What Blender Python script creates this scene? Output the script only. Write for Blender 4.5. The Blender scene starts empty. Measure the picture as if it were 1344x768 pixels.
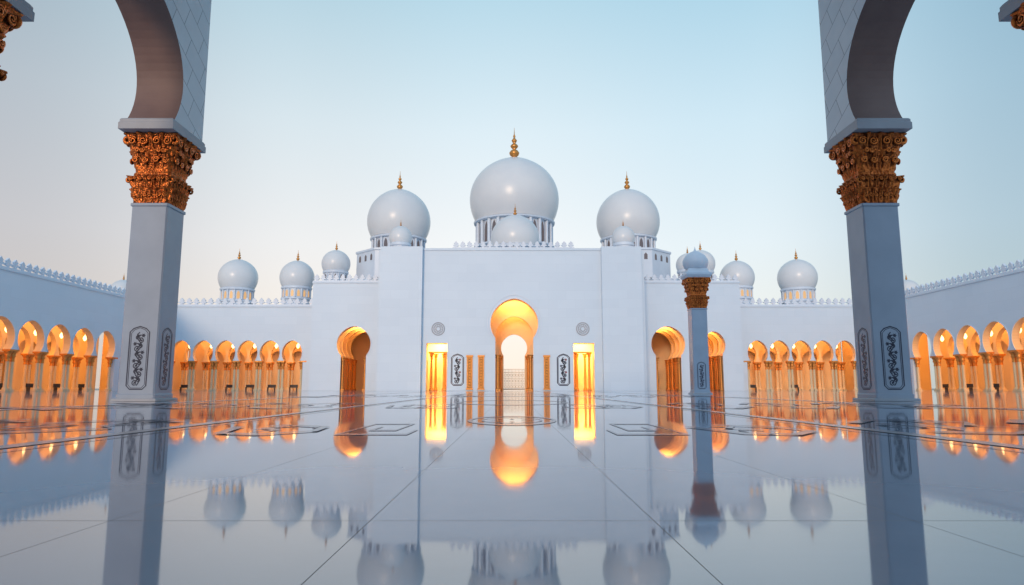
import bpy, bmesh, math, random
from math import sin, cos, pi, sqrt, radians, acos, asin, floor
from mathutils import Vector, Matrix, noise
random.seed(7)
scene = bpy.context.scene
COL = scene.collection

# ------------------------------------------------------------------ materials
def new_mat(name):
    m = bpy.data.materials.new(name); m.use_nodes = True
    nt = m.node_tree
    return m, nt, nt.nodes['Principled BSDF']
def N(nt, typ, **kw):
    n = nt.nodes.new(typ)
    for k, v in kw.items(): setattr(n, k, v)
    return n
def math_n(nt, op, a, b=None, c=None):
    n = nt.nodes.new('ShaderNodeMath'); n.operation = op
    for i, v in enumerate((a, b, c)):
        if v is None: continue
        if isinstance(v, (int, float)): n.inputs[i].default_value = v
        else: nt.links.new(v, n.inputs[i])
    return n.outputs[0]
def mixc(nt, fac, a, b, mode='MIX'):
    n = nt.nodes.new('ShaderNodeMixRGB'); n.blend_type = mode
    for i, v in enumerate((fac, a, b)):
        if isinstance(v, (int, float)): n.inputs[i].default_value = v
        elif isinstance(v, tuple): n.inputs[i].default_value = v if len(v) == 4 else (*v, 1)
        else: nt.links.new(v, n.inputs[i])
    return n.outputs[0]

def stone(name, col, col2, rough=.45, scale=.35, bump=.05, detail_scale=9, joints=None):
    m, nt, b = new_mat(name)
    tc = N(nt, 'ShaderNodeTexCoord')
    n1 = N(nt, 'ShaderNodeTexNoise'); n1.inputs['Scale'].default_value = scale; n1.inputs['Detail'].default_value = 7
    nt.links.new(tc.outputs['Object'], n1.inputs['Vector'])
    rp = N(nt, 'ShaderNodeValToRGB'); rp.color_ramp.elements[0].position = .3; rp.color_ramp.elements[1].position = .7
    nt.links.new(n1.outputs['Fac'], rp.inputs[0])
    c = mixc(nt, rp.outputs[0], (*col2, 1), (*col, 1))
    if joints:
        wx, wz, mort, amt = joints
        br = N(nt, 'ShaderNodeTexBrick'); br.offset = .5
        sp = N(nt, 'ShaderNodeSeparateXYZ'); nt.links.new(tc.outputs['Object'], sp.inputs[0])
        cb = N(nt, 'ShaderNodeCombineXYZ')
        nt.links.new(math_n(nt, 'ADD', sp.outputs[0], sp.outputs[1]), cb.inputs[0])
        nt.links.new(sp.outputs[2], cb.inputs[1])
        nt.links.new(cb.outputs[0], br.inputs['Vector'])
        br.inputs['Scale'].default_value = 1
        br.inputs['Brick Width'].default_value = wx; br.inputs['Row Height'].default_value = wz
        br.inputs['Mortar Size'].default_value = mort; br.inputs['Mortar Smooth'].default_value = .3
        br.inputs['Color1'].default_value = (1, 1, 1, 1); br.inputs['Color2'].default_value = (.965, .97, .975, 1)
        br.inputs['Mortar'].default_value = (amt, amt, amt, 1)
        c = mixc(nt, 1.0, c, br.outputs['Color'], 'MULTIPLY')
    nt.links.new(c, b.inputs['Base Color'])
    b.inputs['Roughness'].default_value = rough
    if bump:
        n2 = N(nt, 'ShaderNodeTexNoise'); n2.inputs['Scale'].default_value = detail_scale; n2.inputs['Detail'].default_value = 6
        nt.links.new(tc.outputs['Object'], n2.inputs['Vector'])
        bp = N(nt, 'ShaderNodeBump'); bp.inputs['Strength'].default_value = bump; bp.inputs['Distance'].default_value = .05
        nt.links.new(n2.outputs['Fac'], bp.inputs['Height']); nt.links.new(bp.outputs[0], b.inputs['Normal'])
    return m

M_white = stone('white_marble', (.68, .755, .82), (.645, .72, .79), scale=.15, joints=(2.4, 1.2, .012, .92))
M_dome = stone('dome_marble', (.78, .76, .74), (.71, .70, .70), rough=.30, scale=.25)
M_trim = stone('trim_marble', (.73, .77, .82), (.64, .68, .75), rough=.4)
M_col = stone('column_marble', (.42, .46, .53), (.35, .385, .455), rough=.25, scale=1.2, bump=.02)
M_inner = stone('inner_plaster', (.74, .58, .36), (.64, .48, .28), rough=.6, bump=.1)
M_cap_stone = stone('impost_stone', (.50, .49, .51), (.40, .39, .41), rough=.5, scale=1.0)

def arch_face():
    m, nt, b = new_mat('arch_slab_marble')
    tc = N(nt, 'ShaderNodeTexCoord')
    mp = N(nt, 'ShaderNodeMapping'); mp.inputs['Rotation'].default_value = (radians(24), 0, 0)
    nt.links.new(tc.outputs['Object'], mp.inputs[0])
    sp = N(nt, 'ShaderNodeSeparateXYZ'); nt.links.new(mp.outputs[0], sp.inputs[0])
    cb = N(nt, 'ShaderNodeCombineXYZ'); nt.links.new(sp.outputs[1], cb.inputs[0]); nt.links.new(sp.outputs[2], cb.inputs[1])
    br = N(nt, 'ShaderNodeTexBrick'); br.offset = .5
    nt.links.new(cb.outputs[0], br.inputs['Vector'])
    br.inputs['Scale'].default_value = 1; br.inputs['Brick Width'].default_value = .9; br.inputs['Row Height'].default_value = .6
    br.inputs['Mortar Size'].default_value = .011
    br.inputs['Color1'].default_value = (.72, .75, .78, 1); br.inputs['Color2'].default_value = (.65, .68, .72, 1)
    br.inputs['Mortar'].default_value = (.25, .26, .30, 1)
    n1 = N(nt, 'ShaderNodeTexNoise'); n1.inputs['Scale'].default_value = 2.5; n1.inputs['Detail'].default_value = 8
    nt.links.new(tc.outputs['Object'], n1.inputs['Vector'])
    c = mixc(nt, .25, br.outputs['Color'], n1.outputs['Fac'], 'OVERLAY')
    nt.links.new(c, b.inputs['Base Color']); b.inputs['Roughness'].default_value = .35
    return m
M_archface = arch_face()
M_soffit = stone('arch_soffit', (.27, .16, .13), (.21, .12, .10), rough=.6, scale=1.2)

def gold(name, c1, c2, rough, bscale, bstr, cavity_shade=(.10, .03, .01), aod=.12, ap=1.5):
    m, nt, b = new_mat(name)
    tc = N(nt, 'ShaderNodeTexCoord')
    n = N(nt, 'ShaderNodeTexNoise'); n.inputs['Scale'].default_value = bscale; n.inputs['Detail'].default_value = 5
    nt.links.new(tc.outputs['Object'], n.inputs['Vector'])
    c = mixc(nt, n.outputs['Fac'], (*c1, 1), (*c2, 1))
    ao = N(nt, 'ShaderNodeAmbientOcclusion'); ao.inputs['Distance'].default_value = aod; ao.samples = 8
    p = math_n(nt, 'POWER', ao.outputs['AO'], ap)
    c = mixc(nt, p, cavity_shade, c)  # shade in the carved recesses mixed into the base colour
    nt.links.new(c, b.inputs['Base Color'])
    b.inputs['Metallic'].default_value = .65; b.inputs['Roughness'].default_value = rough
    v = N(nt, 'ShaderNodeTexVoronoi'); v.inputs['Scale'].default_value = bscale * 1.5
    nt.links.new(tc.outputs['Object'], v.inputs['Vector'])
    bp = N(nt, 'ShaderNodeBump'); bp.inputs['Strength'].default_value = bstr; bp.inputs['Distance'].default_value = .03
    nt.links.new(v.outputs['Distance'], bp.inputs['Height']); nt.links.new(bp.outputs[0], b.inputs['Normal'])
    return m
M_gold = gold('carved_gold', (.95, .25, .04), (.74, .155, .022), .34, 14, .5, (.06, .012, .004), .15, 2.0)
M_goldfar = gold('gilded_capital', (.76, .32, .08), (.55, .21, .045), .45, 5, .8)
M_finial = gold('finial_gold', (.78, .34, .09), (.62, .25, .055), .3, 2, .1)

def plain(name, col, rough=.5, metal=0, em=None, es=0):
    m, nt, b = new_mat(name)
    tc = N(nt, 'ShaderNodeTexCoord')
    n = N(nt, 'ShaderNodeTexNoise'); n.inputs['Scale'].default_value = 6; n.inputs['Detail'].default_value = 4
    nt.links.new(tc.outputs['Object'], n.inputs['Vector'])
    c = mixc(nt, n.outputs['Fac'], tuple(x * .8 for x in col), tuple(min(1, x * 1.15) for x in col))
    nt.links.new(c, b.inputs['Base Color'])
    b.inputs['Roughness'].default_value = rough; b.inputs['Metallic'].default_value = metal
    if em:
        b.inputs['Emission Color'].default_value = (*em, 1); b.inputs['Emission Strength'].default_value = es
    return m
M_ink = plain('dark_inlay', (.03, .03, .06), .3)
M_red = plain('red_inlay', (.28, .05, .06), .3)
M_window = plain('drum_window_glass', (.10, .10, .12), .3, 0, (1, .5, .2), .05)
M_lit = plain('lit_window', (.3, .2, .1), .4, 0, (1, .55, .22), .6)
M_inlay = plain('grey_floor_inlay', (.13, .125, .17), .16)
M_inlay.node_tree.nodes['Principled BSDF'].inputs['Specular IOR Level'].default_value = .5
M_band = plain('pale_floor_band', (.58, .52, .50), .18)
M_iron = plain('gate_lattice', (.55, .45, .30), .4)
M_dark = plain('dark_bench', (.04, .035, .035), .5)
M_lampglass = plain('lamp_glass', (.9, .7, .4), .4, 0, (1, .62, .25), 4)

def floor_mat():
    m, nt, b = new_mat('polished_floor_marble')
    tc = N(nt, 'ShaderNodeTexCoord')
    sp = N(nt, 'ShaderNodeSeparateXYZ'); nt.links.new(tc.outputs['Object'], sp.inputs[0])
    ax = math_n(nt, 'ABSOLUTE', sp.outputs[0])
    d1 = math_n(nt, 'ABSOLUTE', math_n(nt, 'SUBTRACT', ax, .325))
    d2 = math_n(nt, 'PINGPONG', math_n(nt, 'SUBTRACT', ax, .92), .9)
    dx = math_n(nt, 'MINIMUM', d1, d2)
    dy = math_n(nt, 'PINGPONG', math_n(nt, 'SUBTRACT', sp.outputs[1], 1.62), 1.25)
    d = math_n(nt, 'MINIMUM', dx, math_n(nt, 'SUBTRACT', dy, .0008))
    j = math_n(nt, 'LESS_THAN', d, .0011)
    n1 = N(nt, 'ShaderNodeTexNoise'); n1.inputs['Scale'].default_value = .7; n1.inputs['Detail'].default_value = 9; n1.inputs['Distortion'].default_value = 1.2
    nt.links.new(tc.outputs['Object'], n1.inputs['Vector'])
    rp = N(nt, 'ShaderNodeValToRGB')
    rp.color_ramp.elements[0].position = .3; rp.color_ramp.elements[0].color = (.31, .37, .46, 1)
    rp.color_ramp.elements[1].position = .7; rp.color_ramp.elements[1].color = (.42, .48, .57, 1)
    nt.links.new(n1.outputs['Fac'], rp.inputs[0])
    c = mixc(nt, j, rp.outputs[0], (.03, .03, .04))
    nt.links.new(c, b.inputs['Base Color'])
    b.inputs['IOR'].default_value = 2.15
    n3 = N(nt, 'ShaderNodeTexNoise'); n3.inputs['Scale'].default_value = 2.2; n3.inputs['Detail'].default_value = 8
    nt.links.new(tc.outputs['Object'], n3.inputs['Vector'])
    r = math_n(nt, 'MULTIPLY_ADD', n3.outputs['Fac'], .075, .005)
    r = math_n(nt, 'ADD', r, math_n(nt, 'MULTIPLY', j, .5))
    nt.links.new(r, b.inputs['Roughness'])
    return m
M_floor = floor_mat()
M_ground = stone('sand_ground', (.55, .48, .40), (.48, .41, .34), rough=.9, scale=.02)

# ------------------------------------------------------------------ mesh helper
class MB:
    def __init__(s): s.v = []; s.f = []; s.m = []; s.sm = []
    def add(s, vs, fs, mi=0, smooth=False):
        o = len(s.v); s.v += [tuple(v) for v in vs]
        for f in fs:
            s.f.append([i + o for i in f]); s.m.append(mi); s.sm.append(smooth)
    def box(s, x0, x1, y0, y1, z0, z1, mi=0):
        if x0 > x1: x0, x1 = x1, x0
        if y0 > y1: y0, y1 = y1, y0
        vs = [(x, y, z) for z in (z0, z1) for y in (y0, y1) for x in (x0, x1)]
        s.add(vs, [(0, 2, 3, 1), (4, 5, 7, 6), (0, 1, 5, 4), (2, 6, 7, 3), (0, 4, 6, 2), (1, 3, 7, 5)], mi)
    def lathe(s, cx, cy, prof, n=16, mi=0, smooth=True, cap=True, sq=0):
        vs = []; 
        for r, z in prof:
            for i in range(n):
                a = 2 * pi * i / n + (pi / n)
                vs.append((cx + r * cos(a), cy + r * sin(a), z))
        fs = []
        for j in range(len(prof) - 1):
            for i in range(n):
                k = (i + 1) % n
                fs.append((j * n + i, j * n + k, (j + 1) * n + k, (j + 1) * n + i))
        s.add(vs, fs, mi, smooth)
        if cap:
            s.add([vs[(len(prof) - 1) * n + i] for i in range(n)], [tuple(range(n))], mi, False)
    def sqloft(s, cx, cy, prof, mi=0):
        vs = []
        for h, z in prof:
            vs += [(cx - h, cy - h, z), (cx + h, cy - h, z), (cx + h, cy + h, z), (cx - h, cy + h, z)]
        fs = [(j * 4 + i, j * 4 + (i + 1) % 4, j * 4 + 4 + (i + 1) % 4, j * 4 + 4 + i) for j in range(len(prof) - 1) for i in range(4)]
        fs.append((3, 2, 1, 0)); e = (len(prof) - 1) * 4; fs.append((e, e + 1, e + 2, e + 3))
        s.add(vs, fs, mi)
    def torus(s, c, R, r, axis='Y', n=16, m=8, mi=0):
        vs = []
        for i in range(n):
            a = 2 * pi * i / n
            for j in range(m):
                b = 2 * pi * j / m
                p = (R + r * cos(b)) * cos(a); q = (R + r * cos(b)) * sin(a); w = r * sin(b)
                v = {'Y': (p, w, q), 'X': (w, p, q), 'Z': (p, q, w)}[axis]
                vs.append((c[0] + v[0], c[1] + v[1], c[2] + v[2]))
        fs = [(i * m + j, ((i + 1) % n) * m + j, ((i + 1) % n) * m + (j + 1) % m, i * m + (j + 1) % m) for i in range(n) for j in range(m)]
        s.add(vs, fs, mi, True)
    def obj(s, name, mats, parent=None, recalc=True, loc=None):
        me = bpy.data.meshes.new(name); me.from_pydata(s.v, [], s.f)
        if not isinstance(mats, (list, tuple)): mats = [mats]
        for m in mats: me.materials.append(m)
        me.polygons.foreach_set('material_index', s.m)
        me.polygons.foreach_set('use_smooth', s.sm)
        me.update()
        if recalc:
            bm = bmesh.new(); bm.from_mesh(me)
            bmesh.ops.recalc_face_normals(bm, faces=bm.faces); bm.to_mesh(me); bm.free()
        o = bpy.data.objects.new(name, me); COL.objects.link(o)
        if parent: o.parent = parent
        if loc: o.location = loc
        return o
def empty(name, loc=(0, 0, 0)):
    e = bpy.data.objects.new(name, None); COL.objects.link(e); e.location = loc; e.empty_display_size = .5
    return e

def arc_pts(a, zs, r, k=1.0, n=28, point=.05):
    h = sqrt(r * r - a * a) * k; zc = zs + h
    b = acos(a / r); out = []
    for i in range(n + 1):
        t = (pi + b) - (pi + 2 * b) * i / n
        st = sin(t)
        z = zc + k * r * st * (1 + (point * max(0, st) ** 8))
        out.append((r * cos(t), z))
    return out

def bay(mb, T, c, w, z0, z1, L, th, mi=0, mi_in=0, w2=None):
    w2 = w if w2 is None else w2
    out = [(-w, z0)] + L + [(w2, z0), (w2, z1), (-w, z1)]
    n = len(out)
    F = [T(c + x, 0, z) for x, z in out]; B = [T(c + x, th, z) for x, z in out]
    mb.add(F, [tuple(range(n))], mi); mb.add(B, [tuple(reversed(range(n)))], mi)
    vs = F + B
    fs = [(i, i + 1, n + i + 1, n + i) for i in range(0, n - 3)]
    mb.add(vs, fs, mi_in)
    mb.add(vs, [(n - 2, n - 1, 2 * n - 1, 2 * n - 2)], mi)

def moulding(mb, T, c, a, zs, r, k, dr, wd, prd, n=36):
    pr = arc_pts(a + dr, zs, r + dr, k, n); pr2 = arc_pts(a + dr + wd, zs, r + dr + wd, k, n)
    m = len(pr)
    F = [T(c + x, -prd, z) for x, z in pr] + [T(c + x, -prd, z) for x, z in pr2]
    B = [T(c + x, -.002, z) for x, z in pr] + [T(c + x, -.002, z) for x, z in pr2]
    mb.add(F, [(i, i + 1, m + i + 1, m + i) for i in range(m - 1)])
    mb.add(F + B, [(i, i + 1, 2 * m + i + 1, 2 * m + i) for i in range(m - 1)] + [(m + i, m + i + 1, 3 * m + i + 1, 3 * m + i) for i in range(m - 1)])

def tbox(mb, T, s0, s1, d0, d1, z0, z1, mi=0):
    a = T(s0, d0, z0); b = T(s1, d1, z1)
    mb.box(a[0], b[0], a[1], b[1], z0, z1, mi)

def merlons(mb, T, s0, s1, z, pitch=1.0, h=1.15, th=.25, d=.1, mi=0):
    n = max(1, int(round((s1 - s0) / pitch))); p = (s1 - s0) / n
    tbox(mb, T, s0, s1, d - .08, d + th + .08, z, z + .16, mi)
    prof = [(-.18, 0), (.18, 0), (.14, .18), (.40, .30), (.44, .48), (.26, .56), (.22, .66), (.34, .76), (.2, .9), (.0, 1.2),
            (-.2, .9), (-.34, .76), (-.22, .66), (-.26, .56), (-.44, .48), (-.40, .30), (-.14, .18)]
    for i in range(n):
        c = s0 + p * (i + .5)
        pr = [(c + x * p, z + .15 + y * (h - .15) / 1.2) for x, y in prof]; m = len(pr)
        F = [T(x, d, y) for x, y in pr]; B = [T(x, d + th, y) for x, y in pr]
        mb.add(F + B, [tuple(range(m)), tuple(range(2 * m - 1, m - 1, -1))] + [(j, (j + 1) % m, m + (j + 1) % m, m + j) for j in range(m)], mi)

def slender_column(mb, x, y, r, zc0, zc1, n=12):
    mb.sqloft(x, y, [(r * 1.6, 0.004), (r * 1.6, .18)], 0)
    mb.lathe(x, y, [(r * 1.5, .18), (r * 1.5, .28), (r * 1.15, .36), (r * 1.02, .5), (r, zc0 * .6), (r * .95, zc0)], n, 0)
    h = zc1 - zc0
    mb.lathe(x, y, [(r * 1.2, zc0), (r * 1.25, zc0 + .1 * h), (r * 1.02, zc0 + .16 * h), (r * 1.15, zc0 + .4 * h), (r * 1.75, zc0 + .55 * h),
                    (r * 1.4, zc0 + .62 * h), (r * 1.6, zc0 + .8 * h), (r * 2.25, zc0 + .95 * h), (r * 2.2, zc1)], n, 1)

# ------------------------------------------------------------------ world
w = bpy.data.worlds.new("World"); scene.world = w; w.use_nodes = True
nt = w.node_tree; bg = nt.nodes['Background']
tc = N(nt, 'ShaderNodeTexCoord'); sp = N(nt, 'ShaderNodeSeparateXYZ'); nt.links.new(tc.outputs['Generated'], sp.inputs[0])
def s2l(c): return tuple(((x / 255) / 12.92 if x / 255 < .04045 else ((x / 255 + .055) / 1.055) ** 2.4) for x in c) + (1,)
rz = N(nt, 'ShaderNodeValToRGB'); cr = rz.color_ramp; cr.interpolation = 'LINEAR'
stops = [(0, (250, 235, 220)), (.10, (248, 240, 232)), (.20, (242, 243, 243)), (.36, (220, 235, 242)), (.52, (182, 215, 230)), (1, (110, 158, 195))]
cr.elements[0].position = 0; cr.elements[0].color = s2l(stops[0][1])
cr.elements[1].position = 1; cr.elements[1].color = s2l(stops[-1][1])
for p, c in stops[1:-1]:
    e = cr.elements.new(p); e.color = s2l(c)
nt.links.new(sp.outputs[2], rz.inputs[0])
rx = N(nt, 'ShaderNodeValToRGB'); cx = rx.color_ramp; cx.interpolation = 'EASE'
xs = [(0, (.45, .45, .5)), (.19, (.62, .60, .62)), (.36, (.95, .93, .92)), (.49, (1.0, 1.0, 1.0)), (.66, (.86, .94, .98)), (.81, (.46, .60, .69)), (1, (.4, .5, .6))]
cx.elements[0].position = 0; cx.elements[0].color = (*xs[0][1], 1); cx.elements[1].position = 1; cx.elements[1].color = (*xs[-1][1], 1)
for p, c in xs[1:-1]:
    e = cx.elements.new(p); e.color = (*c, 1)
nt.links.new(math_n(nt, 'MULTIPLY_ADD', sp.outputs[0], .5, .5), rx.inputs[0])
col = mixc(nt, 1.0, rz.outputs[0], rx.outputs[0], 'MULTIPLY')
mr = N(nt, 'ShaderNodeMapRange'); mr.inputs['From Min'].default_value = .2; mr.inputs['From Max'].default_value = -.8
mr.inputs['To Min'].default_value = 0.0; mr.inputs['To Max'].default_value = 1.0
nt.links.new(sp.outputs[1], mr.inputs['Value'])
col = mixc(nt, mr.outputs[0], col, (.48, .73, 1.02))
sky = N(nt, 'ShaderNodeTexSky'); sky.sky_type = 'NISHITA'; sky.sun_disc = False
sky.sun_elevation = radians(12); sky.sun_rotation = radians(192)
sky_s = mixc(nt, 1.0, sky.outputs[0], (.012, .012, .012), 'MULTIPLY')
col = mixc(nt, 1.0, col, sky_s, 'ADD')
nt.links.new(col, bg.inputs[0]); bg.inputs[1].default_value = 1.0

def sun(name, d, energy, colr, ang):
    l = bpy.data.lights.new(name, 'SUN'); l.energy = energy; l.color = colr; l.angle = radians(ang)
    o = bpy.data.objects.new(name, l); COL.objects.link(o)
    o.rotation_euler = Vector(d).to_track_quat('-Z', 'Y').to_euler(); return o
sun('sun', (.22, 1, -.21), 1.25, (1, .74, .52), 10)

def area(name, loc, sx, sy, W, colr=(1, .50, .16), rot=(0, 0, 0)):
    l = bpy.data.lights.new(name, 'AREA'); l.shape = 'RECTANGLE'; l.size = sx; l.size_y = sy; l.energy = W; l.color = colr
    o = bpy.data.objects.new(name, l); COL.objects.link(o); o.location = loc; o.rotation_euler = rot; return o

# ------------------------------------------------------------------ ground
g = MB(); g.add([(-3000, -3000, -.02), (3000, -3000, -.02), (3000, 3000, -.02), (-3000, 3000, -.02)], [(0, 1, 2, 3)])
g.obj('ground', M_ground)
g = MB(); g.add([(-66, -20, 0), (66, -20, 0), (66, 132, 0), (-66, 132, 0)], [(0, 1, 2, 3)])
g.obj('courtyard_floor', M_floor)

# ribbons ----------------------------------------------------------
def ribbon(mb, P, pts, wd, mi=0, closed=False):
    n = len(pts); vs = []
    for i, (x, y) in enumerate(pts):
        a = pts[i - 1] if (i > 0 or closed) else pts[i]; b = pts[(i + 1) % n] if (i < n - 1 or closed) else pts[i]
        dx, dy = b[0] - a[0], b[1] - a[1]; l = sqrt(dx * dx + dy * dy) or 1
        ww = wd(i / max(1, n - 1)) if callable(wd) else wd
        nx, ny = -dy / l * ww / 2, dx / l * ww / 2
        vs += [P(x + nx, y + ny), P(x - nx, y - ny)]
    rng = range(n if closed else n - 1)
    mb.add(vs, [(2 * i, 2 * i + 1, 2 * ((i + 1) % n) + 1, 2 * ((i + 1) % n)) for i in rng], mi)
def leaf(mb, P, x, y, ang, ln, wd, mi=0):
    ca, sa = cos(ang), sin(ang)
    pr = [(0, 0), (.25, .5), (.55, .42), (1, 0), (.55, -.42), (.25, -.5)]
    mb.add([P(x + ca * a * ln - sa * b * wd, y + sa * a * ln + ca * b * wd) for a, b in pr], [tuple(range(6))], mi)
def spiral(mb, P, x, y, ang, R, wd, hand=1, turns=1.4, mi=0):
    pts = []
    cxx, cyy = x + cos(ang + hand * pi / 2) * R, y + sin(ang + hand * pi / 2) * R
    a0 = ang - hand * pi / 2
    for i in range(22):
        t = i / 21; r = R * (1 - .85 * t); a = a0 + hand * 2 * pi * turns * t
        pts.append((cxx + r * cos(a), cyy + r * sin(a)))
    ribbon(mb, P, pts, lambda t: wd * (1 - .6 * t), mi)
    leaf(mb, P, cxx + R * .2, cyy, ang, R * .5, R * .4, mi)

# floor inlay: meander keys and scrolls, elongated along the court's axis
fi = MB()
def rect(x0, x1, y0, y1, mi=0, z=.003):
    fi.add([(x0, y0, z), (x1, y0, z), (x1, y1, z), (x0, y1, z)], [(0, 1, 2, 3)], mi)
def meander(cx, cy, sx, sy, f):
    tx, ty = .10, .16
    bars = [(-1, 1, -1, -1 + ty), (1 - tx, 1, -1 + ty, .8), (-.4, 1 - tx, .8 - ty, .8), (-.4, -.4 + tx, -.45, .8 - ty), (-.4 + tx, .45, -.45, -.45 + ty), (.45 - tx, .45, -.45 + ty, .2), (-1, -1 + tx, -1 + ty, -.3)]
    for a, b, c, d in bars:
        x0, x1 = sorted((cx + f * a * sx, cx + f * b * sx)); rect(x0, x1, cy + c * sy, cy + d * sy)
P = lambda x, y: (x, y, .003)
def stretched(cx, cy, q, z=.006): return lambda x, y: (cx + x, cy + y * q, z)
for s in (-1, 1):
    ribbon(fi, P, [(s * 2.62, 2.0), (s * 2.62, 88)], .14, 1)
    ribbon(fi, P, [(s * 2.42, 2.0), (s * 2.42, 88)], .025, 0)
    ribbon(fi, P, [(s * 7.2, 2.0), (s * 7.2, 88)], .3, 1)
    for yy, sc in ((5.3, 1), (12, 1.9), (27, 3.2)):
        meander(s * .92 * sc ** .4, yy, .24 * sc ** .4, .8 * sc, s)
        Q = stretched(s * 1.75, yy - .1, 2.0 * sc)
        ribbon(fi, Q, [(-.38, .12), (-.2, -.28), (.1, -.34), (.36, -.16), (.3, .1), (.02, .2), (-.12, .02), (.06, -.1)], .07)
        for q in range(5): leaf(fi, stretched(s * 1.75, yy - .1, 2.0 * sc, .009), -.2 + q * .1, .26 * (-1) ** q * .6, q * 1.3, .16, .06)
        for bx in (3.5, 4.9, 6.3):
            Q = stretched(s * bx, yy + .3, 2.0 * sc); Q2 = stretched(s * bx, yy + .3, 2.0 * sc, .009)
            ribbon(fi, Q, [(-.6, -.4), (-.1, -.5), (.5, -.2), (.2, 0), (.55, .3), (-.1, .5), (-.55, .2)], .10)
            spiral(fi, Q2, -.25, -.25, .3, .24, .08, 1)
            spiral(fi, Q2, .2, .15, 3.0, .22, .08, -1)
        Q = stretched(s * 7.3, yy, 2 * sc)
        ribbon(fi, Q, [(.9 * sin(q * .9), q * .12) for q in range(-5, 6)], .12)
def ring(cy, ro, yo, ri, yi, mi=0, z=.003, n=72):
    vs = [(ro * cos(2 * pi * i / n), cy + yo * sin(2 * pi * i / n), z) for i in range(n)] + [(ri * cos(2 * pi * i / n), cy + yi * sin(2 * pi * i / n), z) for i in range(n)]
    fi.add(vs, [(i, (i + 1) % n, n + (i + 1) % n, n + i) for i in range(n)], mi)
ring(6.6, .42, .95, .38, .78); ring(6.6, .29, .58, .27, .5)
for q in range(8):
    a = q * pi / 4
    leaf(fi, lambda x, y: (x, 6.6 + y * 2, .006), .12 * cos(a), .12 * sin(a), a, .12, .05)
ring(15, 1.2, 2.6, 1.1, 2.2); ring(32, 2.6, 6, 2.4, 5)
fi.obj('floor_inlay', [M_inlay, M_band], recalc=False)

# ------------------------------------------------------------------ wall ornament panel
def ornament(mb, P, w, h, mi=0, mr=1, t=.02):
    c = w * .18
    fr = [(-w / 2 + c, 0), (w / 2 - c, 0), (w / 2, c), (w / 2, h - c), (w / 2 - c, h), (0, h + c * .6), (-w / 2 + c, h), (-w / 2, h - c), (-w / 2, c)]
    ribbon(mb, P, fr, t, mi, True)
    fr2 = [(x * .84, h / 2 + (y - h / 2) * (1 - .13 * w / h)) for x, y in fr]
    ribbon(mb, P, fr2, t * .5, mi, True)
    m = max(3, int(h / w * 2)); A = w * .12
    st = [(A * sin(2 * pi * i / 40 * m / 2), h * (.06 + .88 * i / 40)) for i in range(41)]
    ribbon(mb, P, st, t * .9, mi)
    for i in range(m):
        y = h * (.08 + .84 * (i + .4) / m); s = 1 if i % 2 else -1
        R = w * .15
        spiral(mb, P, 0, y, pi / 2 - s * .9, R, t, -s, mi=mi)
        spiral(mb, P, 0, y + .25 * h / m, pi / 2 + s * .9, R * .8, t, s, mi=mi)
        for q in range(6):
            leaf(mb, P, s * w * .2, y + R, q * pi / 3, w * .12, w * .07, mr if i % 2 else mi)
        leaf(mb, P, 0, y, pi / 2 + s * .5, w * .3, w * .11, mi); leaf(mb, P, 0, y, -pi / 2 + s * .7, w * .24, w * .09, mi)
        leaf(mb, P, -s * w * .1, y + .2 * h / m, pi / 2 - s * 1.2, w * .26, w * .1, mi)

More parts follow.
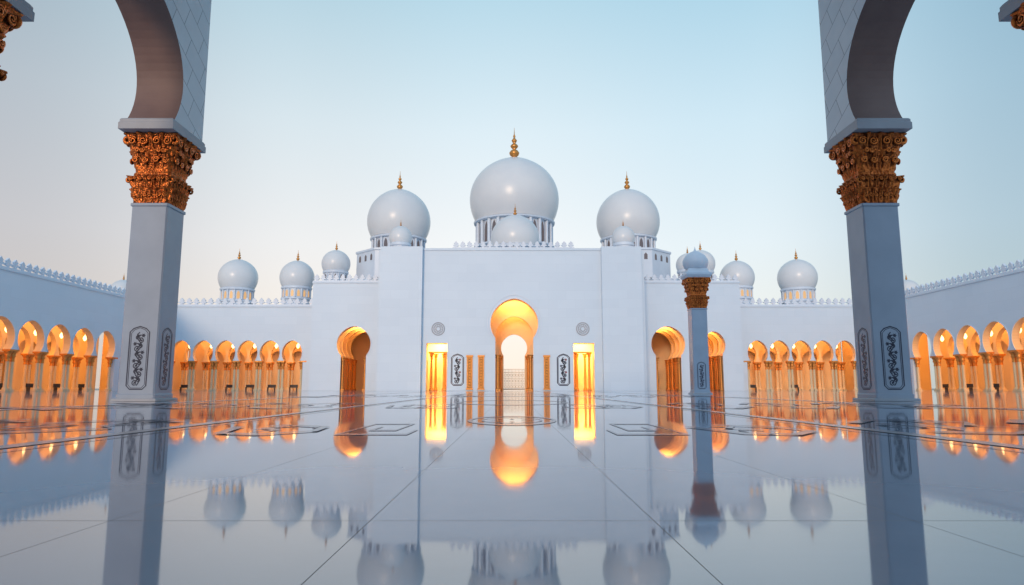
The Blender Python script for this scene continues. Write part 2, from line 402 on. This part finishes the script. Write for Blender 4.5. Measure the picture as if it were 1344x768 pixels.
# ------------------------------------------------------------------ great column (foreground type)
def capital_mesh():
    mb = MB(); nu, nv = 240, 110; z0, z1 = 4.72, 6.46
    vs = []
    for j in range(nv + 1):
        v = j / nv; z = z0 + (z1 - z0) * v
        if v < .40:
            q = v / .40; base = .43 + .10 * q ** 1.5; vv = q
        elif v < .46:
            base = .44 + .02 * sin((v - .4) / .06 * pi); vv = None
        else:
            q = (v - .46) / .54; base = .44 + .18 * q ** 1.3; vv = q
        for i in range(nu):
            u = i / nu
            n_exp = 9
            ang = u * 2 * pi - 3 * pi / 4 
            ca, sa = cos(ang), sin(ang)
            k = 1 / (abs(ca) ** n_exp + abs(sa) ** n_exp) ** (1 / n_exp)
            disp = 0
            if vv is not None:
                nl = 5 if v < .4 else 4
                for row in range(2):
                    ph = u * 4 * nl + row * .5
                    lu = (ph - floor(ph)) * 2 - 1
                    b0 = row * .42; lv = (vv - b0) / .58
                    if 0 <= lv <= 1:
                        wdt = .95 * (sin(min(1, lv * 1.15 + .12) * pi * .86)) + .05
                        e = 1 - (abs(lu) / max(.05, wdt)) ** 2
                        if e > 0:
                            hh = sqrt(e) * (.025 + .06 * lv ** 2) 
                            hh += .016 * cos(lu * 9 + lv * 6 * (1 if lu > 0 else -1)) * e - (.02 if abs(lu) < .09 else 0)
                            if lv > .85: hh *= .8 + .5 * sin((lv - .85) / .15 * pi)
                            disp = max(disp, hh)
                disp += .025 * noise.noise(Vector((ca * k * 8, sa * k * 8, z * 8)))
                disp += .018 * noise.noise(Vector((ca * k * 20, sa * k * 20, z * 20)))
            else:
                disp = .02 * abs(sin(u * 4 * 9 * pi))
            R = base * k + disp
            vs.append((R * ca, R * sa, z))
    fs = [(j * nu + i, j * nu + (i + 1) % nu, (j + 1) * nu + (i + 1) % nu, (j + 1) * nu + i) for j in range(nv) for i in range(nu)]
    mb.add(vs, fs, 0, True)
    def scroll(cx, cy, cz, ax, R, r, hand, turns=1.6, n=30, m=6, rot=0):
        vs2 = []
        for i in range(n):
            t = i / (n - 1); rr = R * (1 - .8 * t); a = rot + hand * 2 * pi * turns * t; rad = r * (1 - .45 * t)
            for q in range(m):
                b = 2 * pi * q / m
                pr, w_ = rr + rad * cos(b), rad * sin(b) + .02 * t
                p, z_ = pr * cos(a), pr * sin(a)
                vs2.append((cx + (p if ax[0] == 0 else ax[0] * w_), cy + (p if ax[1] == 0 else ax[1] * w_), cz + z_))
        mb.add(vs2, [(i * m + q, (i + 1) * m + q, (i + 1) * m + (q + 1) % m, i * m + (q + 1) % m) for i in range(n - 1) for q in range(m)], 0, True)
    rnd = random.Random(3)
    for ax in ((0, -1), (0, 1), (1, 0), (-1, 0)):
        for k, hd in ((-.40, 1), (-.15, -1), (.15, 1), (.40, -1)):
            for zz, off, R in ((6.25, .625, .10), (5.80, .545, .075), (6.03, .58, .06)):
                kk = k + (0 if R != .06 else .07 * hd) + rnd.uniform(-.01, .01)
                kk *= (off / .6)
                scroll(ax[0] * off + (kk if ax[0] == 0 else 0), ax[1] * off + (kk if ax[1] == 0 else 0), zz, ax, R, .03, hd, rot=rnd.uniform(0, 1))
        for k in range(-4, 5):
            scroll(ax[0] * .55 + (k * .11 if ax[0] == 0 else 0), ax[1] * .55 + (k * .11 if ax[1] == 0 else 0), 5.34, ax, .045, .02, 1 if k % 2 else -1, n=18)
        for k in range(-3, 4):
            scroll(ax[0] * .475 + (k * .12 if ax[0] == 0 else 0), ax[1] * .475 + (k * .12 if ax[1] == 0 else 0), 4.95, ax, .05, .018, -1 if k % 2 else 1, n=18)
    for sx in (-1, 1):
        for sy in (-1, 1):
            mb.torus((sx * .57, sy * .57, 6.28), .08, .045, 'Y', 14, 8)
            mb.torus((sx * .51, sy * .51, 5.3), .05, .03, 'Y', 12, 6)
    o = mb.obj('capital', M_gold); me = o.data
    bpy.data.objects.remove(o); return me
CAP = capital_mesh()
def shaft_mesh():
    mb = MB()
    mb.sqloft(0, 0, [(.53, .004), (.53, .05), (.51, .07)], 0)
    c = .03; H = .432
    def ring(h, z): return [(-h + c, -h, z), (h - c, -h, z), (h, -h + c, z), (h, h - c, z), (h - c, h, z), (-h + c, h, z), (-h, h - c, z), (-h, -h + c, z)]
    rs = [ring(H + .02, .07), ring(H + .02, .16), ring(H, .18), ring(H, 4.66), ring(H + .03, 4.68), ring(H + .03, 4.74)]
    vs = [p for r in rs for p in r]
    fs = [(j * 8 + i, j * 8 + (i + 1) % 8, j * 8 + 8 + (i + 1) % 8, j * 8 + 8 + i) for j in range(len(rs) - 1) for i in range(8)]
    mb.add(vs, fs, 1)
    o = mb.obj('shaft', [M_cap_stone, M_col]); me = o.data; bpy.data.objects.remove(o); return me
SHAFT = shaft_mesh()
def orn_mesh():
    mb = MB()
    for k in range(4):
        a = k * pi / 2; ca, sa = cos(a), sin(a)
        def P(x, z, ca=ca, sa=sa):
            X, Y = x, -.4355
            return (X * ca - Y * sa, X * sa + Y * ca, z + .28)
        ornament(mb, P, .46, 1.42, t=.028)
    o = mb.obj('inlay', [M_ink, M_ink], recalc=False); me = o.data; bpy.data.objects.remove(o); return me
ORN = orn_mesh()
def great_column(parent, x, y):
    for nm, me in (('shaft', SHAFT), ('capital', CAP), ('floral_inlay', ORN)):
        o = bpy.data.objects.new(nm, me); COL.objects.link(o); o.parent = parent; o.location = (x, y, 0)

def fore_arcade(sgn, xc):
    e = empty('marble_archway')
    PT = 6.55
    ys = [16.5 - PT * i for i in range(4)]
    wall = MB()
    x_in = xc - sgn * .58; x_out = xc + sgn * .58
    T = lambda s, d, z: (x_in + sgn * d, s, z)
    for i in range(3):
        L = arc_pts(2.58, 6.74, 2.90, .72, 48, 0)
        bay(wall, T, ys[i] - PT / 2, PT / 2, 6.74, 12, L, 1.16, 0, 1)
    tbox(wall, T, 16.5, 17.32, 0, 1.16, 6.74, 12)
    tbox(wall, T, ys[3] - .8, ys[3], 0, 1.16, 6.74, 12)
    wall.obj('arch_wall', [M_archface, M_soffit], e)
    imp = MB()
    for y in ys:
        x0, x1 = xc - .66, xc + .66
        prof = [(.0, 6.46), (.0, 6.62), (-.02, 6.64), (-.02, 6.70), (-.05, 6.738)]
        vs = []
        for dd, z in prof:
            vs += [(x0 - dd, y - .88 - dd, z), (x1 + dd, y - .88 - dd, z), (x1 + dd, y + .88 + dd, z), (x0 - dd, y + .88 + dd, z)]
        fs = [(j * 4 + k, j * 4 + (k + 1) % 4, j * 4 + 4 + (k + 1) % 4, j * 4 + 4 + k) for j in range(4) for k in range(4)] + [(3, 2, 1, 0), (16, 17, 18, 19)]
        imp.add(vs, fs)
    imp.obj('impost', M_cap_stone, e)
    for y in ys: great_column(e, xc, y)
    return e
fore_arcade(-1, -8.77)
fore_arcade(1, 8.92)
r = MB(); r.box(-9.5, 9.65, -9, 17.4, 12.01, 12.6); r.box(-9.5, 9.65, -9.6, -9.0, 0.004, 12.0)  # unseen roof, plus a back wall added to shade the near columns
r.obj('roof_and_shade_wall', M_trim)

# freestanding column
e = empty('marble_column')
great_column(e, 10.45, 38.3)
mb = MB()
mb.sqloft(10.45, 38.3, [(.62, 6.46), (.72, 6.62), (.72, 6.72), (.6, 6.78), (.52, 7.0)], 0)
mb.lathe(10.45, 38.3, [(.55, 7.0), (.66, 7.12), (.72, 7.35), (.70, 7.55), (.54, 7.8), (.3, 7.98), (.08, 8.08), (.03, 8.2), (.0, 8.35)], 32, 0, cap=False)
mb.obj('cap_dome', M_trim, e)

# ------------------------------------------------------------------ arcades
def arcade(name, T, s0, s1, centers, pitch, a, r, k, z1=12.2, zs=4.3):
    e = empty(name)
    wall = MB()
    lo = centers[0] - pitch / 2; hi = centers[-1] + pitch / 2
    for c in centers:
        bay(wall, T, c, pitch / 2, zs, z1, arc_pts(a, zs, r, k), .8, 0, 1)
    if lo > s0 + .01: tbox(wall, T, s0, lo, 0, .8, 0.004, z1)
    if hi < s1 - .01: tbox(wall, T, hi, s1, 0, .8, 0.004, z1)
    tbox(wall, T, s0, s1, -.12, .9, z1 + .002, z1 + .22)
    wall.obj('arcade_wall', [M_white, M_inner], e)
    am = MB()
    for c in centers: moulding(am, T, c, a, zs, r, k, .0, .09, .05, 24)
    am.obj('archivolts', M_trim, e)
    inn = MB()
    T2 = lambda s, d, z: T(s, d + 4.6, z)
    for c in centers:
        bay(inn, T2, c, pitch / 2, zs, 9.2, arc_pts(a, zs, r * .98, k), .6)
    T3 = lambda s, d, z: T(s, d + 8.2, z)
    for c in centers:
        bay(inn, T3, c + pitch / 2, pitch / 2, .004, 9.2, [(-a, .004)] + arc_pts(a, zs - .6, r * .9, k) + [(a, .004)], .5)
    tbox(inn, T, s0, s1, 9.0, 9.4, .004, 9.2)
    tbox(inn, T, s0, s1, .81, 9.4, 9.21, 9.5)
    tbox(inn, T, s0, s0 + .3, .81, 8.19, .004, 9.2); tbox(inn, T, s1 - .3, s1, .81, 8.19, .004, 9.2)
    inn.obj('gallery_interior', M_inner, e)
    roof = MB(); tbox(roof, T, s0, s1, .82, 12, z1 - .6, z1 - .2); roof.obj('gallery_roof', M_trim, e)
    cols = MB()
    edges = [centers[0] - pitch / 2] + [c + pitch / 2 for c in centers]
    off = max(.2, min(.34, (pitch - 2 * a) / 2 - .22))
    for d in (.4, 4.9):
        for s in edges:
            for q in (-off, off):
                x, y, _ = T(s + q, d, 0); slender_column(cols, x, y, .18, 3.05, 4.1)
            tbox(cols, T, s - (pitch / 2 - a) - .06, s + (pitch / 2 - a) + .06, d - .42, d + .42, 4.1, 4.296, 1)
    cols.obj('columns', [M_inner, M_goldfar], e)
    lm = MB()
    for c in centers:
        x, y, _ = T(c, 2.7, 0)
        lm.lathe(x, y, [(.02, 9.2), (.02, 7.0), (.08, 6.95), (.2, 6.75), (.23, 6.55), (.14, 6.35), (.03, 6.25)], 10, 0)
    lm.obj('pendant_lamps', M_lampglass, e)
    mm = MB(); merlons(mm, T, s0, s1, z1 + .224, 1.05, 1.15); mm.obj('parapet_merlons', M_trim, e)
    bb = MB()
    for c in centers:
        if random.random() < .6:
            q = random.uniform(-.3, .3)
            tbox(bb, T, c - .7 + q, c + .5 + q, 2.2, 2.7, .40, .47); tbox(bb, T, c - .65 + q, c - .57 + q, 2.25, 2.65, .004, .398); tbox(bb, T, c + .37 + q, c + .45 + q, 2.25, 2.65, .004, .398)
            tbox(bb, T, c - .7 + q, c + .5 + q, 2.64, 2.7, .472, .85)
    if bb.v: bb.obj('benches', M_dark, e)
    return e

TB = lambda s, d, z: (s, 100 + d, z)
TL = lambda s, d, z: (-51.5 - d, s, z)
TR = lambda s, d, z: (52.5 + d, s, z)
arcade('arcade', TB, -51.5, -28.0, [-48.4 + 3.25 * i for i in range(6)], 3.25, 1.14, 1.47, 1.2)
arcade('arcade', TB, 32.0, 52.5, [35.9 + 3.2 * i for i in range(5)], 3.2, 1.14, 1.47, 1.2)
arcade('arcade', TL, 22, 100, [68.6 - 4.5 * 9 + 4.5 * i for i in range(14)], 4.5, 1.62, 2.05, .95)
arcade('arcade', TR, 22, 100, [69.6 - 4.5 * 9 + 4.5 * i for i in range(14)], 4.5, 1.62, 2.05, .95)
ORG = (1, .38, .08)
area('gallery_lamp', (-40, 102.8, 9.0), 22, .5, 900, ORG); area('gallery_lamp', (-40, 106.6, 9.0), 22, .5, 900, ORG)
area('gallery_lamp', (42, 102.8, 9.0), 19, .5, 800, ORG); area('gallery_lamp', (42, 106.6, 9.0), 19, .5, 800, ORG)
area('gallery_lamp', (-54.3, 62, 9.0), .5, 74, 3000, ORG); area('gallery_lamp', (-58.1, 62, 9.0), .5, 74, 3000, ORG)
area('gallery_lamp', (55.3, 62, 9.0), .5, 74, 3000, ORG); area('gallery_lamp', (59.1, 62, 9.0), .5, 74, 3000, ORG)

# ------------------------------------------------------------------ mosque
mq = empty('mosque')
TF = lambda s, d, z: (s, 90 + d, z)
wl = MB(); H = 18.9
bay(wl, TF, -9.9, 2.0, 0.004, H, [(-1.36, .004), (-1.36, 6.2), (1.36, 6.2), (1.36, .004)], 2.0, 0, 1)
bay(wl, TF, 9.45, 2.45, 0.004, H, [(-1.36, .004), (-1.36, 6.2), (1.36, 6.2), (1.36, .004)], 2.0, 0, 1)
PC = .3
pL = [(-2.5, .004)] + arc_pts(2.5, 6.9, 3.15, 1.0, 48) + [(2.5, .004)]
bay(wl, TF, PC, 8.2, 0.004, H, pL, 2.0, 0, 1, w2=6.7)
wl.box(-17.5, -11.903, 89.2, 100, .004, H + .15)
wl.box(11.903, 17.2, 89.2, 100, .004, H + .15)
wl.box(-17.9, -17.503, 90.2, 100, .004, H - .2); wl.box(17.203, 17.7, 90.2, 100, .004, H - .2)
wl.box(-11.9, 11.9, 92.01, 101, H - .8, H - .3)
wl.box(-11.9, 11.9, 89.9, 89.99, H - .25, H + .05)
wl.obj('facade', [M_white, M_inner], mq)
mm = MB(); merlons(mm, TF, -8.0, 8.4, H + .055, .9, 1.05, d=.2); mm.obj('facade_merlons', M_trim, mq)
av = MB()
moulding(av, TF, PC, 2.5, 6.9, 3.15, 1.0, .0, .16, .1, 48); moulding(av, TF, PC, 2.5, 6.9, 3.15, 1.0, .34, .1, .07, 48)
for c in (-9.9, 9.45):
    for q in (-1.5, 1.38): av.box(c + q, c + q + .12, 89.93, 89.998, .004, 6.22)
    av.box(c - 1.5, c + 1.5, 89.93, 89.998, 6.223, 6.36)
av.obj('portal_moulding', M_trim, mq)
rm = MB()
def room(x0, x1, y0, y1, z1, back=True):
    t = .2
    rm.box(x0 - t, x0, y0, y1, .004, z1); rm.box(x1, x1 + t, y0, y1, .004, z1); rm.box(x0 - t, x1 + t, y0, y1, z1 + .002, z1 + .2)
    if back: rm.box(x0 - t, x1 + t, y1 + .002, y1 + .2, .004, z1 + .2)
room(-11.8, -7.6, 92.01, 96, 7.2); room(7.3, 11.6, 92.01, 96, 7.2)
room(PC - 3.7, PC + 3.7, 92.01, 97, 13, False)
TI = lambda s, d, z: (s, 94.2 + d, z)
bay(rm, TI, PC, 3.69, .004, 12.98, [(-2.1, .004)] + arc_pts(2.1, 5.9, 2.6, 1.0, 40) + [(2.1, .004)], .4)
TI = lambda s, d, z: (s, 97.01 + d, z)
bay(rm, TI, PC, 3.69, .004, 13, [(-1.5, .004)] + arc_pts(1.5, 4.9, 1.85, 1.0, 40) + [(1.5, .004)], .5)
room(PC - 3.2, PC + 3.2, 97.53, 130, 11.2, False)
rm.obj('portal_rooms', M_inner, mq)
gp = MB()
for s, z in ((-5.55, 4.5), (-4.05, 4.5), (4.55, 4.5)):
    gp.box(s - .38, s + .38, 89.86, 89.998, .3, z)
    for i in range(11): gp.torus((s, 89.86, .55 + i * .37), .2, .05, 'Y', 12, 6)
    gp.box(s - .46, s + .46, 89.8, 89.858, z - .12, z + .12); gp.box(s - .46, s + .46, 89.8, 89.858, .12, .3)
gp.obj('gilded_panels', M_goldfar, mq)
pc = MB()
for y in (90.5, 91.5, 94.4, 96.2):
    for s in (-1, 1):
        slender_column(pc, PC + s * (2.15 if y < 92 else 1.95), y, .2, 3.9, 4.7)
for c in (-9.9, 9.45):
    for q in (-.95, .95):
        slender_column(pc, c + q, 92.4, .17, 4.2, 5.0); slender_column(pc, c + q * .6, 94.2, .17, 4.2, 5.0)
    pc.box(c - 1.35, c + 1.35, 92.2, 92.6, 5.0, 5.2)
pc.obj('portal_columns', [M_goldfar, M_goldfar], mq)
gt = MB()
for i in range(-7, 8): gt.box(PC + i * .2 - .025, PC + i * .2 + .025, 97.2, 97.25, .1, 2.9)
for z in (.12, .9, 1.7, 2.5, 2.95): gt.box(PC - 1.48, PC + 1.48, 97.14, 97.196, z, z + .06)
for i in range(-6, 7, 2):
    for z in (.5, 1.3, 2.1): gt.torus((PC + i * .2, 97.17, z + .05), .17, .025, 'Y', 12, 5)
gt.obj('lattice_gate', M_iron, mq)
orn = MB()
for c in (-7.15, 6.75):
    ornament(orn, lambda x, z, c=c: (c + x, 89.994, z + .7), 1.6, 3.9, t=.13)
orn.obj('floral_panels', [M_ink, M_red], mq, recalc=False)
md = MB()
for c in (-9.75, 9.35):
    for R, t in ((.82, .07), (.6, .04), (.3, .05)): md.torus((c, 89.97, 8.1), R, t, 'Y', 32, 6)
    for i in range(12):
        a = i * pi / 6
        md.torus((c + .45 * cos(a), 89.98, 8.1 + .45 * sin(a)), .13, .03, 'Y', 10, 5)
md.obj('medallions', M_cap_stone, mq)
WRM = (1, .43, .10)
area('passage_fill', (PC, 93.1, 12.6), 4, 1.2, 560, WRM); area('passage_fill', (PC, 95.8, 12.6), 4, 1.2, 480, WRM)
area('passage_fill', (-9.9, 94, 7.0), 2.5, 2.5, 1500, (1, .64, .19)); area('passage_fill', (9.45, 94, 7.0), 2.5, 2.5, 1500, (1, .64, .19))
area('passage_fill', (PC, 113, 11.1), 3, 26, 3400, (1, .82, .55))  # fill light added to brighten the passage behind the portal

# side blocks with deep arched halls
def side_block(x0, x1, arches):
    T = lambda s, d, z: (s, 95 + d, z)
    wb = MB(); pos = x0; inn = MB(); cl = MB(); am = MB()
    for c, a, r, k, zs, w in arches:
        if c - w > pos: wb.box(pos, c - w, 95, 96.2, .004, 15)
        L = [(-a, .004)] + arc_pts(a, zs, r, k, 36) + [(a, .004)]
        bay(wb, T, c, w, .004, 15, L, 1.2, 0, 1); pos = c + w
        moulding(am, T, c, a, zs, r, k, 0, .14, .08)
        for j in range(1, 4):
            Tj = lambda s, d, z, j=j: (s, 95 + 2.6 * j + d, z)
            bay(inn, Tj, c, r + .5, zs * .98, 10, arc_pts(a, zs * .98, r * .99, k, 30), .5)
        for j in range(0, 4):
            for q in (-1, 1):
                slender_column(cl, c + q * (a + (.05 if j else -.2)), 95.5 + 2.6 * j, .17, zs - 1.1, zs - .3)
                slender_column(cl, c + q * (a + (.05 if j else -.2)), 96.15 + 2.6 * j, .17, zs - 1.1, zs - .3)
        b = r + .55
        inn.box(c - b - .2, c - b, 96.21, 106, .004, 10); inn.box(c + b, c + b + .2, 96.21, 106, .004, 10)
        inn.box(c - b - .2, c + b + .2, 106.002, 106.3, .004, 10.2); inn.box(c - b - .2, c + b + .2, 96.21, 106, 10.002, 10.2)
        for j in range(3): area('hall_lamp', (c, 97.0 + 2.8 * j, 9.6), 1.8, 1.0, 300, WRM)
    if pos < x1: wb.box(pos, x1, 95, 96.2, .004, 15)
    wb.box(x0, x0 + .8, 96.21, 112, .004, 14.8); wb.box(x1 - .8, x1, 96.21, 112, .004, 14.8)
    wb.box(x0 + .81, x1 - .81, 96.21, 112, 14.2, 14.6)
    wb.box(x0 - .1, x1 + .1, 94.88, 96.3, 15.003, 15.2)
    wb.obj('side_block', [M_white, M_inner], mq); inn.obj('hall_interior', M_inner, mq); cl.obj('hall_columns', [M_goldfar, M_goldfar], mq)
    am.obj('hall_archivolts', M_trim, mq)
    mm = MB(); merlons(mm, T, x0, x1, 15.204, .95, 1.1); mm.obj('block_merlons', M_trim, mq)
side_block(-28.0, -17.92, [(-22.0, 1.75, 2.35, 1.0, 4.85, 3.2)])
side_block(17.72, 32.0, [(21.7, 1.75, 2.35, 1.0, 4.85, 3.0), (28.1, 1.15, 1.55, 1.15, 5.1, 2.4)])
hl = MB()
hl.box(-30, PC - 3.45, 109.5, 130, .004, 18.0); hl.box(PC + 3.45, 33, 109.5, 130, .004, 18.0)
hl.box(PC - 3.44, PC + 3.44, 109.5, 130, 11.45, 18)
hl.box(-9.5, 9.9, 103, 127, 18.2, 21.4)
hl.box(-9.5, 9.9, 103, 109.49, 14, 18.19)
hl.obj('prayer_hall', M_white, mq)

# domes
def dome(name, x, y, R, zc, ztop, rd, zd0, zfin, nwin=16, base=None, lit=False, seg=64):
    e = MB()
    lo = -acos(min(.999, rd / R)); prof = []
    kz = (ztop - zc) / R
    n = 30
    for i in range(n + 1):
        t = lo + (pi / 2 - lo) * i / n
        rr = R * cos(t); kk = kz if t > 0 else 1.0
        prof.append((max(rr, .02), zc + kk * R * sin(t) + (R * .035 * max(0, sin(t)) ** 14)))
    zb = prof[0][1]; r0 = prof[0][0]
    e.lathe(x, y, prof, seg, 0, cap=False)
    e.lathe(x, y, [(rd * 1.0, zb - .5), (rd * 1.05, zb - .42), (rd * 1.06, zb - .15), (rd * 1.0, zb - .06), (r0 * .99, zb + .0)], seg, 1, False, cap=False)
    zw1 = zb - .5; 
    e.lathe(x, y, [(rd * .93, zd0), (rd * .93, zw1 + .05), (rd * 1.0, zw1)], seg, 1, False, cap=False)
    hw = zw1 - zd0
    zwl = max(zd0 + .15 * hw, zw1 - R * .5); 
    e.lathe(x, y, [(rd * 1.03, zwl - .35), (rd * 1.05, zwl - .25), (rd * 1.05, zwl - .1), (rd * .93, zwl)], seg, 1, False, cap=False)
    for i in range(nwin):
        a = 2 * pi * (i + .5) / nwin; ca, sa = cos(a), sin(a)
        ww = rd * pi / nwin * .42; hz = zw1 - zwl - .25
        pts = [(-ww, zwl + .1), (ww, zwl + .1), (ww, zwl + .1 + hz * .6), (ww * .7, zwl + .1 + hz * .82), (0, zwl + .05 + hz), (-ww * .7, zwl + .1 + hz * .82), (-ww, zwl + .1 + hz * .6)]
        e.add([(x + ca * rd * .94 - sa * p, y + sa * rd * .94 + ca * p, z) for p, z in pts], [tuple(range(7))], 3)
        a2 = 2 * pi * i / nwin
        e.lathe(x + cos(a2) * rd * .97, y + sin(a2) * rd * .97, [(R * .04, zwl), (R * .04, zw1)], 6, 1, cap=False)
    if base:
        rb, z0, z1 = base
        e.lathe(x, y, [(rb, z0), (rb, z1 - .5), (rb * 1.03, z1 - .4), (rb * 1.03, z1 - .1), (rb * .97, z1), (rd * .9, z1)], 8, 1, False, cap=False)
        for i in range(8):
            for q in (-.25, 0, .25):
                pts = [(-.28, z1 - 2.0), (.28, z1 - 2.0), (.28, z1 - 1.2), (0, z1 - .9), (-.28, z1 - 1.2)]
                ab = 2 * pi * i / 8
                t = math.tan(q) * rb * cos(pi / 8)
                e.add([(x + cos(ab) * (rb * cos(pi / 8) + .02) - sin(ab) * (t + p), y + sin(ab) * (rb * cos(pi / 8) + .02) + cos(ab) * (t + p), z) for p, z in pts], [tuple(range(5))], 3)
    h = zfin - ztop; f = h * .13
    zt = ztop - .04 * R
    e.lathe(x, y, [(R * .16, zt), (R * .15, zt + .04 * R), (f * .5, zt + .12 * h), (f * .4, zt + .14 * h), (f * .95, zt + .2 * h), (f * 1.15, zt + .27 * h), (f * .8, zt + .34 * h), (f * .3, zt + .38 * h),
                   (f * .7, zt + .43 * h), (f * .9, zt + .48 * h), (f * .6, zt + .53 * h), (f * .25, zt + .57 * h), (f * .5, zt + .61 * h), (f * .62, zt + .65 * h), (f * .4, zt + .69 * h), (f * .18, zt + .73 * h),
                   (f * .28, zt + .78 * h), (f * .1, zt + .84 * h), (.02, zt + 1.04 * h)], 16, 2, cap=False)
    return e.obj(name, [M_dome, M_trim, M_finial, M_lit if lit else M_window], mq)
dome('dome', .4, 115, 7.7, 32.6, 39.8, 6.6, 21.4, 45.8, 22)
dome('dome', .45, 96.3, 3.5, 21.6, 25.0, 3.3, 18.6, 26.9, 14)
dome('dome', -19.5, 115, 5.4, 28.7, 34.3, 4.55, 22, 37.9, 18, base=(7.0, 18.0, 23.0))
dome('dome', 20.0, 115, 5.4, 28.7, 34.3, 4.55, 22, 37.9, 18, base=(7.0, 18.0, 23.0))
dome('dome', -16.0, 96, 1.65, 21.7, 23.4, 1.45, 19.0, 24.4, 10)
dome('dome', 16.0, 96, 1.65, 21.7, 23.4, 1.45, 19.0, 24.4, 10)
dome('dome', -28.8, 110, 2.3, 20.5, 22.7, 1.95, 14.5, 24.3, 12)
dome('dome', 30.9, 110, 2.3, 20.5, 22.7, 1.95, 14.5, 24.3, 12)
dome('dome', 27.2, 104, 1.8, 19.2, 21.0, 1.6, 14.5, 22.2, 12)
dome('dome', -45.5, 112, 3.15, 18.5, 21.5, 2.6, 11.5, 23.5, 14, lit=True)
dome('dome', -35.7, 112, 2.8, 18.5, 21.3, 2.35, 11.5, 23.2, 14, lit=True)
dome('dome', 37.4, 112, 2.8, 18.5, 21.3, 2.35, 11.5, 23.2, 14, lit=True)
dome('dome', 47.4, 112, 3.15, 18.5, 21.5, 2.6, 11.5, 23.5, 14, lit=True)
dome('dome', -64.5, 112, 2.0, 16.2, 18.1, 1.8, 11.5, 19.3, 12)
dome('dome', 65.5, 112, 2.0, 16.2, 18.1, 1.8, 11.5, 19.3, 12)

# ------------------------------------------------------------------ camera
cam = bpy.data.cameras.new('camera'); cam.lens = 24; cam.sensor_width = 36; cam.clip_end = 6000; cam.clip_start = .05
co = bpy.data.objects.new('camera', cam); COL.objects.link(co)
co.location = (0, 0, .3); co.rotation_euler = (radians(90 + 8.0), 0, 0)
scene.camera = co
scene.view_settings.view_transform = 'Standard'; scene.view_settings.look = 'None'; scene.view_settings.exposure = 0
